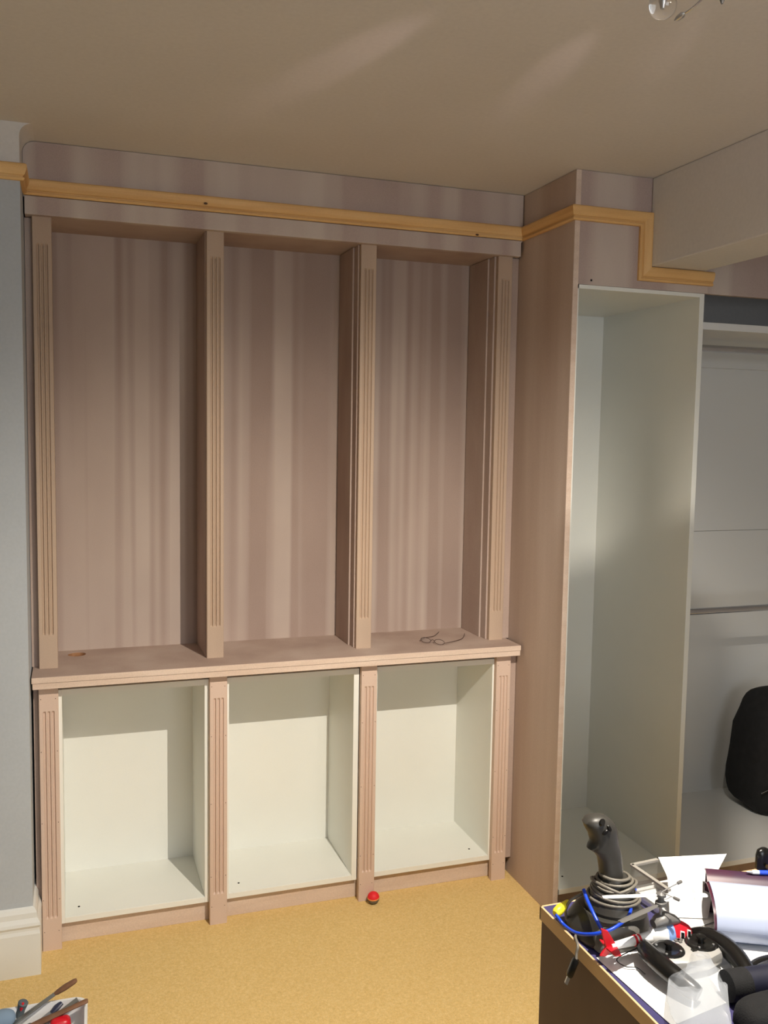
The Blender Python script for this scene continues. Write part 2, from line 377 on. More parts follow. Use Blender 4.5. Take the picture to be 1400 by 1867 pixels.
for i in range(4):
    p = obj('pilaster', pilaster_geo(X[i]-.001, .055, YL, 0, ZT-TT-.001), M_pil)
    tag(p, pl[i], 'pilaster', 'fluted pilasters below the worktop')
    for dx, z in ((.004,.16), (.050,.16), (.004,.40), (.050,.40), (.005,.62), (.050,.62), (.006,.78), (.047,.78), (.006,.06), (.047,.06)):
        n_ = G(); q = Vector((X[i]-.001+dx, YL, z))
        n_.rings([[q + Vector((.0014*s*math.cos(a_), -.0004*(1-s), .0014*s*math.sin(a_))) for a_ in [k*PI/3 for k in range(6)]] for s in (1, .2)])
        obj('nail_hole', n_, M_nail, p)
tag(obj('plinth_board', bx(WX+.02, X5-.012, YK, YK+.018, 0, ZK-.003), M_edge, bevel=.001), 'low raw MDF plinth board running under the base cabinets', 'plinth')
tag(obj('filler_strip', bx(WX+.006, X[0]+.03, -.045, -.030, 0, .815), M_mdf), 'narrow MDF filler strip between wall corner and lowest pilaster', 'filler strip')
tag(obj('filler_strip', bx(X[3]+.054, X5-.002, -.050, -.034, ZK, .815), M_mdf), 'narrow MDF filler strip between last pilaster and end panel', 'filler strip')

# ------------------------------------------------------------------ tall wardrobe
tw = thing('tall_wardrobe', (1.83, -.06, 0), 'tall narrow open wardrobe with white inside and MDF end panel', 'wardrobe')
obj('end_panel', bx(X5, X5+.0185, YD, YW-.004, 0, CEIL-.001), M_endpanel, tw, bevel=.0008)
obj('panel_edge', bx(X5+.0005, X5+.018, YD-.0012, YD, 0, CEIL-.001), M_edge, tw)
a, b = X5+.0188, X6; zc = .0905
obj('side_panel', bx(a, a+.004, YD+.001, .226, zc-.018, ZTOP), M_white, tw)
obj('side_panel', bx(b-.018, b, YD, .226, zc-.018, ZTOP), M_white, tw, bevel=.0008)
obj('top_panel', bx(a, b-.018, YD+.001, .218, ZTOP-.012, ZTOP), M_white, tw)
obj('bottom_panel', bx(a, b-.018, YD+.001, .218, zc-.018, zc), M_white, tw, bevel=.0008)
obj('back_panel', bx(a, b-.018, .218, .226, zc-.018, ZTOP), M_white, tw)
obj('fascia', bx(a, b+.012, YD+.0006, YD+.018, ZTOP+.001, CEIL-.001), M_frieze, tw)['label'] = 'blotchy MDF fascia between wardrobe and ceiling'
obj('plinth', bx(a, b, YD+.045, YD+.063, 0, zc-.019), M_mdf, tw)
p = at(1025, 1598, z=zc)
obj('screw_cap', G().lathe([(.0035, zc-.0003), (.0035, zc+.001), (.001, zc+.0014)], 8, (p.x, p.y, 0)), M_dark, tw)
p = at(1078, 511, y=YD)
obj('screw_hole', bx(p.x-.003, p.x+.003, YD-.0004, YD+.002, p.z-.003, p.z+.003), M_dark, tw)

# ------------------------------------------------------------------ right wardrobe with rails
ow = thing('hanging_wardrobe', (2.6, -.06, 0), 'wide open wardrobe with shelf, chrome rails and a black bag inside', 'wardrobe')
xr = XR - .01
obj('side_panel', bx(xr-.018, xr, YD, .226, zc-.018, ZTOP), M_rail_white, ow)
obj('shelf', bx(X6+.001, xr-.018, -.315, .215, 1.944, 1.968), M_rail_white, ow, bevel=.0008)
obj('batten', bx(X6+.001, xr-.018, .196, .218, 1.865, 1.943), M_rail_white, ow, bevel=.001)
obj('back_panel', bx(X6+.001, xr-.018, .218, .226, zc-.018, 1.2), M_rail_white, ow, bevel=.0012)
obj('back_panel', bx(X6+.001, xr-.018, .218, .226, 1.2012, 1.95), M_rail_white, ow, bevel=.0012)
obj('bottom_panel', bx(X6+.001, xr-.018, YD+.001, .218, zc-.018, zc), M_rail_white, ow)
obj('fascia', bx(b+.0125, XR-.002, YD+.0006, YD+.018, ZTOP+.001, CEIL-.001), M_frieze, ow)
obj('plinth', bx(X6+.001, xr, YD+.045, YD+.063, 0, zc-.019), M_mdf, ow)
for z in (1.909, .935):
    r = obj('hanging_rail', G().tube([(X6+.001, -.085, z), (xr-.018, -.085, z)], .0125, 20), M_chrome, ow, smooth=40)
    r['label'] = 'chrome hanging rail'
    for xx in (X6+.001, xr-.022):
        obj('rail_socket', G().tube([(xx, -.085, z), (xx+.004, -.085, z)], .018, 20), M_chrome, r, smooth=40)
p = at(1357, 1288, y=.218); g = G(); n = 24
g.rings([[p + Vector((rr*math.cos(2*PI*k/n)*.8, yy, rr*math.sin(2*PI*k/n))) for k in range(n)] for rr, yy in ((.031, -.0003), (.031, -.004), (.024, -.004), (.024, -.0003))], True, False)
obj('grommet', g, M_blackpl, ow, smooth=40)['label'] = 'black ring of a cable grommet'
p = at(1352, 625, y=.196)
obj('screw_hole', G().tube([(p.x, .1965, p.z), (p.x, .1953, p.z)], .003, 8), M_knot, ow)

# black holdall in the wardrobe
def lump(c, sx, sy, sz, amp, seed, taper=0.0, nu=28, nv=18, sq=.55):
    g = G(); rings = []
    for i in range(nv+1):
        ph = -PI/2 + PI*i/nv; r = []
        for k in range(nu):
            th = 2*PI*k/nu
            f = lambda a_: math.copysign(abs(a_)**sq, a_)
            v = Vector((f(math.cos(ph))*f(math.cos(th))*sx, f(math.cos(ph))*f(math.sin(th))*sy, f(math.sin(ph))*sz))
            v.x *= 1 - taper*(v.z/sz+1)/2; v.y *= 1 - taper*(v.z/sz+1)/2
            v *= 1 + amp*noise.noise(Vector((v.x*9+seed, v.y*9, v.z*9))) + .5*amp*noise.noise(Vector((v.x*22, v.y*22+seed, v.z*22)))
            r.append(Vector(c) + v)
        rings.append(r)
    g.rings(rings); return g
bg = thing('bag', (2.79, 0, zc), 'black fabric bag slumped on the wardrobe floor', 'bag')
zb = .245
gb = lump((2.785, .0, zc+zb), .19, .15, zb, .05, 3.0, .30)
mnz = min(v.z for v in gb.v)
for v in gb.v: v.z = max(v.z, zc+.001) if v.z < zc+.012 else v.z
obj('body', gb, M_black, bg, smooth=60)
obj('handle', G().tube(spline([(2.70,-.06,zc+.44), (2.715,-.075,zc+.52), (2.79,-.08,zc+.56), (2.86,-.075,zc+.52), (2.875,-.06,zc+.44)]), .009, 8), M_black, bg, smooth=60)
obj('zip', G().tube(spline([(2.62,-.125,zc+.12), (2.70,-.160,zc+.17), (2.79,-.165,zc+.18), (2.90,-.155,zc+.17)]), .004, 6), M_blackpl, bg, smooth=60)

# ------------------------------------------------------------------ spectacles on the worktop
sp = thing('spectacles', (1.36, .08, ZT), 'thin wire spectacles lying open on the worktop', 'glasses')
M_wire = mat('dark_wire', (.10,.06,.05), .4, .6)
M_lens = see_through('clear_lens', (.8,.8,.8), .06, .05)
def spt(px, py, h=.004): return at(px, py, z=ZT+h)
for cx_, cy_ in ((776, 1167), (801, 1170.5)):
    c0 = spt(cx_, cy_, .008); ex = (spt(cx_+9, cy_+1.3, .008) - c0); ey = (spt(cx_, cy_-4.4, .012) - c0)
    ring = [c0 + ex*math.cos(2*PI*k/20) + ey*math.sin(2*PI*k/20) for k in range(21)]
    rm = obj('rim', G().tube(ring, .0011, 6), M_wire, sp, smooth=60)
    g = G(); g.rings([[c0 + (q-c0)*s for q in ring[:-1]] for s in (.97, .02)], True, False); obj('lens', g, M_lens, rm)
obj('bridge', G().tube(spline([spt(785,1168,.008), spt(789,1166.5,.012), spt(792,1169.5,.008)]), .001, 6), M_wire, sp)
obj('temple', G().tube(spline([spt(767,1166,.008), spt(776,1162.5,.006), spt(790,1160,.003), spt(797,1155,.002), spt(800,1152,.002)]), .0011, 6), M_wire, sp, smooth=60)
obj('temple', G().tube(spline([spt(810,1173,.008), spt(824,1170,.006), spt(840,1165.5,.003), spt(845,1161,.002), spt(847,1155,.002)]), .0011, 6), M_wire, sp, smooth=60)

# ------------------------------------------------------------------ small ball on the carpet
bl = thing('ball', (1.047, -.0945, 0), 'small red and grey ball on the carpet at a pilaster foot', 'ball')
n = 20; R0 = .0205; cc = Vector((1.047, -.0945, R0)); tilt = Matrix.Translation(cc) @ Matrix.Rotation(math.radians(6), 4, Vector((1,-.8,0)))
def cap(a0, a1, r): return [(r*math.cos(a), r*math.sin(a)) for a in [a0 + (a1-a0)*i/8 for i in range(9)]]
obj('red_half', G().lathe(cap(math.radians(8), PI/2, R0), n).xf(tilt), mat('red_rubber', (.75,.012,.02), .6), bl, smooth=60)
obj('band', G().lathe([(R0*.99, -.0012), (R0*1.01, -.0005), (R0*1.01, .003), (R0*.985, .0035)], n).xf(tilt), mat('orange_band', (.75,.30,.08), .6), bl, smooth=60)
obj('grey_half', G().lathe(cap(-PI/2, math.radians(-3), R0), n).xf(tilt), mat('grey_rubber', (.16,.14,.11), .7), bl, smooth=60)

# ------------------------------------------------------------------ desk
DZ = .74; DX0 = .886; DY1 = -1.503; DX1 = 2.05; DY0 = -2.25
M_navy = noisy('navy_desk_laminate', [(.050,.045,.13), (.062,.055,.155)], 20, (1,1,1), .45)
M_lip = noisy('pale_wood_edging', [(.62,.42,.22), (.72,.52,.30)], 30, (1,.08,1), .5)
M_dpanel = noisy('brown_desk_side', [(.115,.075,.058), (.145,.095,.072)], 12, (1,1,.3), .6)
dk = thing('desk', (1.45, -1.88, 0), 'navy topped desk with pale wood edging in the foreground', 'desk')
obj('desktop', bx(DX0+.004, DX1, DY0, DY1-.004, DZ-.024, DZ), M_navy, dk)
obj('edging', bx(DX0, DX0+.004, DY0, DY1, DZ-.024, DZ+.0006), M_lip, dk, bevel=.0006)
obj('edging', bx(DX0, DX1, DY1-.004, DY1, DZ-.024, DZ+.0006), M_lip, dk, bevel=.0006)
obj('side_panel', bx(DX0+.004, DX0+.024, DY0+.02, DY1-.001, 0, DZ-.024), M_dpanel, dk, bevel=.001)
obj('side_panel', bx(DX1-.024, DX1-.004, DY0+.02, DY1-.006, 0, DZ-.024), M_dpanel, dk, bevel=.001)
obj('modesty_panel', bx(DX0+.024, DX1-.024, DY1-.09, DY1-.072, .25, DZ-.024), M_dpanel, dk)

# sheets of paper
M_paper = noisy('white_paper', [(.83,.83,.82), (.86,.86,.85)], 6, (1,1,1), .75)
M_print = noisy('faintly_printed_paper', [(.66,.66,.68), (.84,.84,.83)], 160, (.15,1,1), .75, 2, lo=.30, hi=.46)
def sheet(name, c, ang, L, W, z, m, curl=0, seed=0, nx=12, ny=9, th=.0004):
    g = G(); ca, sa = math.cos(ang), math.sin(ang); top = []
    for i in range(nx+1):
        row = []
        for j in range(ny+1):
            u, v = (i/nx-.5)*L, (j/ny-.5)*W
            h = curl*(.5+.5*math.sin(u/L*5+seed))*max(0, (v/W+.5))**2
            row.append(Vector((c[0]+u*ca-v*sa, c[1]+u*sa+v*ca, z+h)))
        top.append(row)
    v = [p for r in top for p in r]; nv = len(v); f = []
    for i in range(nx):
        for j in range(ny):
            q = (i*(ny+1)+j, (i+1)*(ny+1)+j, (i+1)*(ny+1)+j+1, i*(ny+1)+j+1); f.append(q); f.append(tuple(k+nv for k in reversed(q)))
    bnd = [(i*(ny+1)) for i in range(nx+1)] + [nx*(ny+1)+j for j in range(1, ny+1)] + [i*(ny+1)+ny for i in range(nx-1, -1, -1)] + [j for j in range(ny-1, 0, -1)]
    for k in range(len(bnd)):
        a_, b_ = bnd[k], bnd[(k+1) % len(bnd)]; f.append((a_, b_, b_+nv, a_+nv))
    g.add(v + [p - Vector((0,0,th)) for p in v], f)
    return obj(name, g, m, smooth=50)
# large sheets lie on the desktop
def quad_sheet(name, corners, z, m, th=.0005, bow=0, n=10, zfun=None):
    a_, b_, c_, d_ = [Vector((p[0], p[1], p[2] if z is None else z)) for p in corners]; g = G(); v = []; f = []
    for i in range(n+1):
        for j in range(n+1):
            s, t_ = i/n, j/n
            q = (a_*(1-s)+b_*s)*(1-t_) + (d_*(1-s)+c_*s)*t_
            if zfun: q = Vector((q.x, q.y, zfun(s)))
            v.append(q + Vector((0,0, bow*math.sin(PI*s)*math.sin(PI*t_))))
    nv = len(v)
    for i in range(n):
        for j in range(n):
            q = (i*(n+1)+j, (i+1)*(n+1)+j, (i+1)*(n+1)+j+1, i*(n+1)+j+1); f.append(q); f.append(tuple(k+nv for k in reversed(q)))
    bnd = [i*(n+1) for i in range(n+1)] + [n*(n+1)+j for j in range(1, n+1)] + [i*(n+1)+n for i in range(n-1, -1, -1)] + [j for j in range(n-1, 0, -1)]
    for k in range(len(bnd)):
        p_, q_ = bnd[k], bnd[(k+1) % len(bnd)]; f.append((p_, q_, q_+nv, p_+nv))
    g.add(v + [p - Vector((0,0,th)) for p in v], f)
    return obj(name, g, m, smooth=50)
p1 = quad_sheet('paper_sheet', [at(1087,1748,z=DZ), at(1225,1872,z=DZ), at(1420,1790,z=DZ), at(1290,1680,z=DZ)], DZ+.0018, M_paper)
tag(p1, 'white paper sheet under the handset along the desk edge', 'paper', 'papers on the desk')
p2 = quad_sheet('paper_sheet', [at(1215,1700,z=DZ), at(1330,1790,z=DZ), at(1520,1720,z=DZ), at(1420,1640,z=DZ)], DZ+.0034, M_print)
tag(p2, 'printed paper sheet under the curled brochure', 'paper', 'papers on the desk')
p3 = quad_sheet('paper_sheet', [at(1150,1622,z=DZ), at(1260,1700,z=DZ), at(1400,1650,z=DZ), at(1300,1592,z=DZ)], DZ+.0052, M_print)
tag(p3, 'white paper sheet beneath the toy helicopter nose', 'paper', 'papers on the desk')

# clear tray with papers on it at the far edge
M_clear = see_through('clear_acrylic', (.55,.54,.50), .12, .10)
tz = DZ + .058
A = at(1150, 1579, z=tz); B = at(1219, 1626, z=tz); e1 = (B-A); e1.z = 0; e2 = Vector((-e1.y, e1.x, 0)).normalized() * .060; e1n = e1.normalized()
tr = thing('letter_tray', ((A+B)/2 + e2/2).to_tuple()[:2] + (DZ,), 'clear plastic letter tray behind the joystick', 'tray')
def slab(p, u, v, z0, z1):
    q = [p, p+u, p+u+v, p+v]; g = G(); return g.rings([[Vector((k.x, k.y, z)) for k in q] for z in (z0, z1)])
e2n = e2.normalized()
obj('wall', slab(A, e1, e2n*.003, DZ+.0062, tz), M_clear, tr)
obj('wall', slab(A, e1n*.003, e2, DZ+.0062, tz), M_clear, tr)
obj('wall', slab(A+e2-e2n*.003, e1, e2n*.003, DZ+.0062, tz), M_clear, tr)
obj('base', slab(A, e1, e2, DZ+.0056, DZ+.0085), M_clear, tr)
M_rim = mat('grey_rim', (.30,.28,.25), .4)
obj('rim', slab(A-e2n*.002, e1, e2n*.007, tz, tz+.004), M_rim, tr)
obj('rim', slab(A-e1n*.002, e1n*.007, e2, tz, tz+.004), M_rim, tr)
p4 = quad_sheet('paper_sheet', [at(1200,1561,z=tz+.008), at(1222,1672,z=DZ+.0075), at(1290,1674,z=DZ+.0075), at(1325,1553,z=tz+.010)], None, M_paper, bow=.003, n=16,
                zfun=lambda s_: tz+.006 if s_ < .66 else DZ+.0075 + (tz+.006-DZ-.0075)*(.5+.5*math.cos(PI*(s_-.66)/.34)))
tag(p4, 'white paper sheet lying over the clear tray at the desk back', 'paper', 'papers on the desk')

# curled brochure
M_cover = noisy('maroon_navy_cover', [(.10,.012,.014), (.035,.02,.05), (.012,.014,.06)], 4, (1,1,1), .35)
M_page = mat('glossy_page', (.40,.45,.60), .35)
br = thing('brochure', at(1380, 1690, z=DZ).to_tuple(), 'curled glossy brochure bulging up at the right of the desk', 'brochure')
F0 = at(1307, 1702, z=DZ+.030); ux = (at(1407, 1712, z=DZ+.030) - F0).normalized()
dv = Vector((-ux.y, ux.x, 0)).normalized()
prof = [(.024,-.024), (.008,-.014), (.001,.000), (.002,.014), (.012,.030), (.034,.042), (.058,.047), (.080,.048), (.092,.045)]
prof = [( p.x, p.y) for p in spline([(a_, b_, 0) for a_, b_ in prof], 4)]
def arch(th, off, x0, x1, pr):
    g = G(); ring = []
    for xx in (x0, x1):
        o_ = [F0 + ux*xx + dv*a_ + Vector((0,0,b_+off)) for a_, b_ in pr]; i_ = [q + Vector((0,0,-th)) + dv*th*.6 for q in o_]
        ring.append(o_ + i_[::-1])
    return g.rings(ring)
obj('page', arch(.0012, 0, 0, .21, prof), M_page, br, smooth=50)
obj('cover', arch(.002, -.0025, -.004, .212, prof[10:] + [(.098,.040), (.100,.034)]), M_cover, br, smooth=50)
pr2 = [(.094,.052), (.102,.056), (.110,.058), (.116,.054)]
obj('cover_flap', arch(.002, 0, -.002, .21, [(p.x, p.y) for p in spline([(a_, b_, 0) for a_, b_ in [(.086,.0455)] + pr2], 4)]), M_cover, br, smooth=50)
obj('spine_support', arch(.002, 0, .0, .21, [(.114,.054), (.116,.02), (.117,-.0285)]), M_cover, br)
obj('under_fold', arch(.0015, 0, .002, .21, [(.022,-.0245), (.05,-.027), (.08,-.028), (.115,-.0285)]), M_page, br, smooth=50)

# ------------------------------------------------------------------ joystick
M_joy = noisy('charcoal_plastic', [(.030,.028,.024), (.042,.039,.034)], 30, (1,1,1), .42, fine=.03)
M_joy2 = mat('grey_plastic', (.15,.145,.13), .4)
M_cab = mat('grey_cable', (.16,.145,.12), .45)
J = Vector((.958, -1.622, DZ))
js = thing('joystick', J.to_tuple(), 'black flight joystick with its cable wound round the neck', 'joystick')
fx = (-RGT).copy(); fx.z = 0; fx.normalize(); fx = Matrix.Rotation(math.radians(18), 3, 'Z') @ fx    # front of the grip, to the left of the view and a little towards us
fy = Vector((-fx.y, fx.x, 0))
JM = Matrix(((fx.x, fy.x, 0, J.x), (fx.y, fy.y, 0, J.y), (0, 0, 1, J.z), (0, 0, 0, 1)))
def rr_ring(rx, ry, z, x=0, y=0, n=28, sq=.6):
    f = lambda a_: math.copysign(abs(a_)**sq, a_)
    return [Vector((x + rx*f(math.cos(2*PI*k/n)), y + ry*f(math.sin(2*PI*k/n)), z)) for k in range(n)]
g = G(); g.rings([rr_ring(.064,.060,.002,0,-.012), rr_ring(.066,.062,.010,0,-.012), rr_ring(.062,.058,.022,0,-.011), rr_ring(.053,.052,.044,0,-.004), rr_ring(.050,.050,.048), rr_ring(.030,.030,.050)]); g.xf(JM)
bs = obj('base', g, M_joy, js, smooth=35)
# flared throttle shoulder on the viewer side
g = G(); g.rings([rr_ring(.040,.018,.004, .016, .040), rr_ring(.038,.016,.030, .014, .038), rr_ring(.030,.012,.040, .012, .036)]); g.xf(JM); obj('shoulder', g, M_joy2, js, smooth=40)
for k, (bx_, by_) in enumerate(((.010,.040), (-.008,.039))):
    obj('base_button', G().lathe([(.007,.030), (.007,.041), (.005,.043), (.001,.0435)], 14, (bx_, by_, 0)).xf(JM), M_joy2 if k else M_blackpl, js, smooth=40)
obj('boot', G().lathe([(.046,.046), (.047,.054), (.043,.062), (.042,.066), (.037,.074), (.036,.078), (.031,.086), (.029,.090), (.024,.098), (.022,.104)], 26).xf(JM), M_joy, js, smooth=30)
secs = [(0,-.004,.0190,.0180), (0,.004,.0195,.0180), (.001,.022,.0200,.0175), (.003,.040,.0205,.0175), (.008,.051,.0235,.0180), (.0150,.0600,.0285,.0185), (.0145,.0665,.0265,.0185), (.0135,.0720,.0245,.0190), (.0160,.0860,.0250,.0200), (.0215,.0980,.0265,.0200), (.0265,.1060,.0245,.0190), (.0280,.1125,.0180,.0150), (.0280,.1160,.008,.007)]
g = G(); g.rings([rr_ring(a_, b_, z+.100, x_, 0, 24, .85) for x_, z, a_, b_ in secs]); g.xf(JM @ Matrix.Rotation(math.radians(3), 4, 'Y'))
hd = obj('grip', g, M_joy, js, smooth=50)
g = G(); g.tube(spline([(.020,0,.186), (.034,0,.180), (.036,0,.172), (.030,0,.165)]), [.004]*25 if False else .0045, 8); g.xf(JM); obj('trigger', g, M_blackpl, js, smooth=50)
from mathutils.bvhtree import BVHTree
bvh = BVHTree.FromPolygons([hd.matrix_world @ v.co + WL[hd.name] - hd.matrix_world.translation for v in hd.data.vertices], [tuple(p.vertices) for p in hd.data.polygons])
def button(px, py, ru, rv, ang, dep=.003, nm='thumb_button'):
    d = (FWD*FPX + RGT*(px-700) - UPV*(py-933.5)).normalized(); hit, nrm, _, _ = bvh.ray_cast(CAM, d)
    if hit is None: return
    if nrm.dot(d) > 0: nrm = -nrm
    u = RGT - nrm*RGT.dot(nrm); u.normalize(); v = nrm.cross(u); n = 16; r = []
    for s_, h in ((1, -.002), (1, dep*.6), (.8, dep), (.1, dep)):
        r.append([hit + nrm*h + (u*math.cos(ang)+v*math.sin(ang))*ru*s_*math.cos(2*PI*k/n) + (v*math.cos(ang)-u*math.sin(ang))*rv*s_*math.sin(2*PI*k/n) for k in range(n)])
    obj(nm, G().rings(r), M_blackpl, js, smooth=40)
button(1097, 1500, .0068, .0048, 1.0, .004, 'hat_switch')
button(1103, 1517, .0062, .0034, .7)
button(1110, 1510, .0062, .0030, -1.0)
hel = []
for k in range(150):
    t_ = k/149; a_ = t_*2*PI*6; r_ = .0255 + .019*t_ + .0015*math.sin(a_*1.7)
    hel.append(JM @ Vector((r_*math.cos(a_), r_*math.sin(a_), .107 - .046*t_ + .003*math.sin(a_*.77+1))))
cb = obj('cable', G().tube(hel, .0026, 8), M_cab, js, smooth=60)
for ph in (0.3, 2.2):
    loop = [JM @ Vector((.036*math.cos(a_), .039*math.sin(a_), .083 + .016*math.cos(a_-ph))) for a_ in [k*2*PI/30 for k in range(31)]]
    obj('cable_loop', G().tube(loop, .0026, 8), M_cab, cb, smooth=60)
tail = spline([at(1066,1627,z=DZ+.062), at(1040,1642,z=DZ+.055), at(1031,1662,z=DZ+.03), at(1036,1676,z=DZ+.012), at(1050,1684,z=DZ+.009), at(1053,1700,z=DZ+.007), at(1049,1708,z=DZ+.005), Vector((DX0-.004, -1.640, DZ+.003)), Vector((DX0-.008, -1.643, DZ-.008)), Vector((DX0-.010, -1.646, DZ-.016))])
obj('cable_tail', G().tube(tail, .0024, 8), M_cab, cb, smooth=60)
pe = Vector((DX0-.010, -1.646, DZ-.015)); d_ = Vector((-.34, .12, -1)).normalized()
obj('plug_body', G().tube([pe, pe+d_*.004, pe+d_*.030, pe+d_*.033], [.006,.0078,.0078,.006], 8, flat=.6), M_blackpl, cb, smooth=40)
obj('plug_tip', G().tube([pe+d_*.033, pe+d_*.046], .0048, 4, flat=.5), M_steel, cb)

# ------------------------------------------------------------------ blue lead with yellow plug
bl_ = thing('blue_lead', at(1085, 1702, z=DZ).to_tuple(), 'bright blue lead with a yellow plug looped over the joystick', 'cable')
M_blue = mat('bright_blue_sheath', (.008,.055,.55), .35); M_yel = mat('yellow_plastic', (.88,.74,.03), .4)
zl = DZ + .01
lead = spline([at(1013,1667,z=zl+.026), at(1029,1687,z=zl+.014), at(1051,1701,z=zl+.022), at(1080,1703,z=zl+.036), at(1108,1697,z=zl+.046), at(1130,1685,z=zl+.052), at(1146,1669,z=zl+.055), at(1151,1652,z=zl+.055), at(1151,1636,z=zl+.06), at(1158,1622,z=zl+.06)])
obj('lead', G().tube(lead, .0028, 8), M_blue, bl_, smooth=60)
obj('lead_end', G().tube(spline([at(1064,1622,z=DZ+.078), at(1070,1640,z=DZ+.070), at(1080,1662,z=DZ+.062), at(1092,1686,z=DZ+.050), at(1102,1704,z=DZ+.040)]), .0032, 8), M_blue, bl_, smooth=60)
a_, b_ = at(1012,1666,z=zl+.026), at(1036,1643,z=zl+.036)
obj('plug', G().tube([a_, a_+(b_-a_)*.12, a_+(b_-a_)*.35, b_-(b_-a_)*.08, b_], [.0055,.0082,.0086,.0045,.003], 10), M_yel, bl_, smooth=40)

# ------------------------------------------------------------------ toy helicopter
hz = DZ + .008
hroot = at(1215, 1705, z=hz)
M_red = mat('red_plastic', (.62,.008,.02), .35); M_wpl = mat('white_plastic', (.78,.78,.78), .35); M_bpl = mat('pale_blue_plastic', (.20,.32,.62), .35)
M_grey = mat('grey_metal_plastic', (.13,.125,.12), .4)
hc = thing('toy_helicopter', (hroot.x, hroot.y, hz), 'red and white toy helicopter lying beside the joystick', 'toy helicopter')
nose = at(1268, 1690, z=hz+.030); tailp = at(1108, 1722, z=hz+.026); mid = at(1205, 1701, z=hz+.030)
ax = (nose - tailp).normalized(); sd = Vector((-ax.y, ax.x, 0)).normalized(); uz = ax.cross(sd)
def hp(a_, s_, z_): return mid + ax*a_ + sd*s_ + Vector((0,0,z_))
def body(stations, n=16):
    g = G(); g.rings([[hp(a_, ry*math.cos(2*PI*k/n), zc_ + rz*math.sin(2*PI*k/n)) for k in range(n)] for a_, zc_, ry, rz in stations]); return g
obj('fuselage', body([(-.022,-.002,.008,.009), (-.014,-.002,.014,.015), (.0,-.003,.018,.020), (.014,-.003,.019,.021)]), M_wpl, hc, smooth=40)
obj('side_panel', body([(.004,-.003,.0188,.0208), (.006,-.003,.0198,.0215), (.015,-.003,.0200,.0220), (.016,-.003,.0190,.0212)]), M_bpl, hc, smooth=40)
cn = obj('canopy', body([(.016,-.003,.0192,.0214), (.028,-.004,.0195,.0210), (.042,-.006,.0170,.0180), (.052,-.008,.0120,.0130), (.058,-.010,.0050,.0050)]), M_red, hc, smooth=40)
for k, (a0, a1) in enumerate(((.022,.031), (.035,.043))):
    q = [hp(a0, -.0200, -.004), hp(a1, -.0192, -.006), hp(a1+.001, -.0165, .006), hp(a0+.002, -.0165, .009)]
    o_ = -sd*.0015
    fr_ = obj('window_frame', G().rings([[p + o_*.2 for p in q], [p + o_ for p in q]]), M_wpl, cn)
    cq = sum(q, Vector())/4
    obj('window_pane', G().rings([[cq + (p-cq)*.72 + o_ for p in q], [cq + (p-cq)*.72 + o_*1.5 for p in q]]), M_blackpl, fr_)
obj('tail_boom', G().tube([hp(-.018,0,-.003), hp(-.050,0,-.004), hp(-.092,0,-.006)], [.0095,.0075,.0055], 12), M_wpl, hc, smooth=40)
for a_ in (-.040, -.047): obj('boom_band', G().tube([hp(a_,0,-.004), hp(a_-.0035,0,-.004)], .0088, 14), M_red, hc, smooth=40)
def plate(pts, nrm, th): return G().rings([[p - nrm*th/2 for p in pts], [p + nrm*th/2 for p in pts]])
obj('tail_fin', plate([hp(-.082,0,-.006), hp(-.100,0,.022), hp(-.112,0,.028), hp(-.108,0,.012), hp(-.102,0,-.004), hp(-.112,0,-.018), hp(-.102,0,-.020), hp(-.088,0,-.012)], sd, .004), M_red, hc, bevel=.0008)
obj('tail_plane', plate([hp(-.084,-.004,-.006), hp(-.090,-.026,-.006), hp(-.100,-.026,-.006), hp(-.102,0,-.006), hp(-.100,.022,-.006), hp(-.090,.022,-.006)], Vector((0,0,1)), .0025), M_red, hc)
for s_ in (-1, 1):
    sk_ = obj('skid', G().tube(spline([hp(-.026, s_*.020, -.0305), hp(.020, s_*.020, -.0305), hp(.040, s_*.019, -.028), hp(.046, s_*.018, -.024)]), .0017, 8), M_blackpl, hc, smooth=60)
    for a_ in (-.010, .022): obj('strut', G().tube([hp(a_, s_*.020, -.0305), hp(a_, s_*.010, -.014)], .0014, 6), M_blackpl, sk_)
obj('engine_cover', body([(-.016,.018,.009,.006), (-.006,.022,.013,.010), (.010,.023,.013,.011), (.026,.019,.010,.007), (.034,.015,.004,.003)]), M_grey, hc, smooth=40)
obj('mast', G().tube([hp(-.002,0,.025), hp(-.004,0,.072)], .0022, 8), M_steel, hc, smooth=60)
hb = obj('rotor_hub', G().lathe([(.004,.046), (.009,.048), (.009,.053), (.005,.055), (.005,.061), (.008,.063), (.008,.067), (.003,.070)], 12, hp(-.003,0,0)), M_grey, hc, smooth=30)
def blade(hub, ang, L, wd, zz, m, tw=.15):
    d = Vector((math.cos(ang), math.sin(ang), 0)); q = Vector((-d.y, d.x, 0)); r = []
    for t_, ww in ((.07,.35), (.2,.8), (.4,1), (.8,1), (.97,.9), (1,.6)):
        c_ = hub + d*L*t_; nrm = Vector((0,0,1)); e = q*math.cos(tw) + nrm*math.sin(tw); 
        r.append([c_ - e*wd*ww/2, c_ - e*wd*ww*.1 + nrm*.0014, c_ + e*wd*ww/2, c_ - nrm*.0008])
    return G().rings(r)
aR = math.atan2(RGT.y, RGT.x)
H1 = hp(-.003,0,.065); H2 = hp(-.003,0,.050)
obj('rotor_blade', blade(H1, aR+PI+.10, .098, .015, 0, M_wpl), M_wpl, hc)
obj('rotor_blade', blade(H1, aR+.02, .075, .014, 0, M_wpl, .05), M_wpl, hc)
obj('rotor_blade', blade(H2, aR+PI+.62, .100, .014, 0, M_grey), M_grey, hc)
obj('rotor_blade', blade(H2, aR+.75, .095, .014, 0, M_grey), M_wpl, hc)
fb0, fb1 = at(1150,1640,z=H1.z+.004), at(1243,1607,z=H1.z+.010)
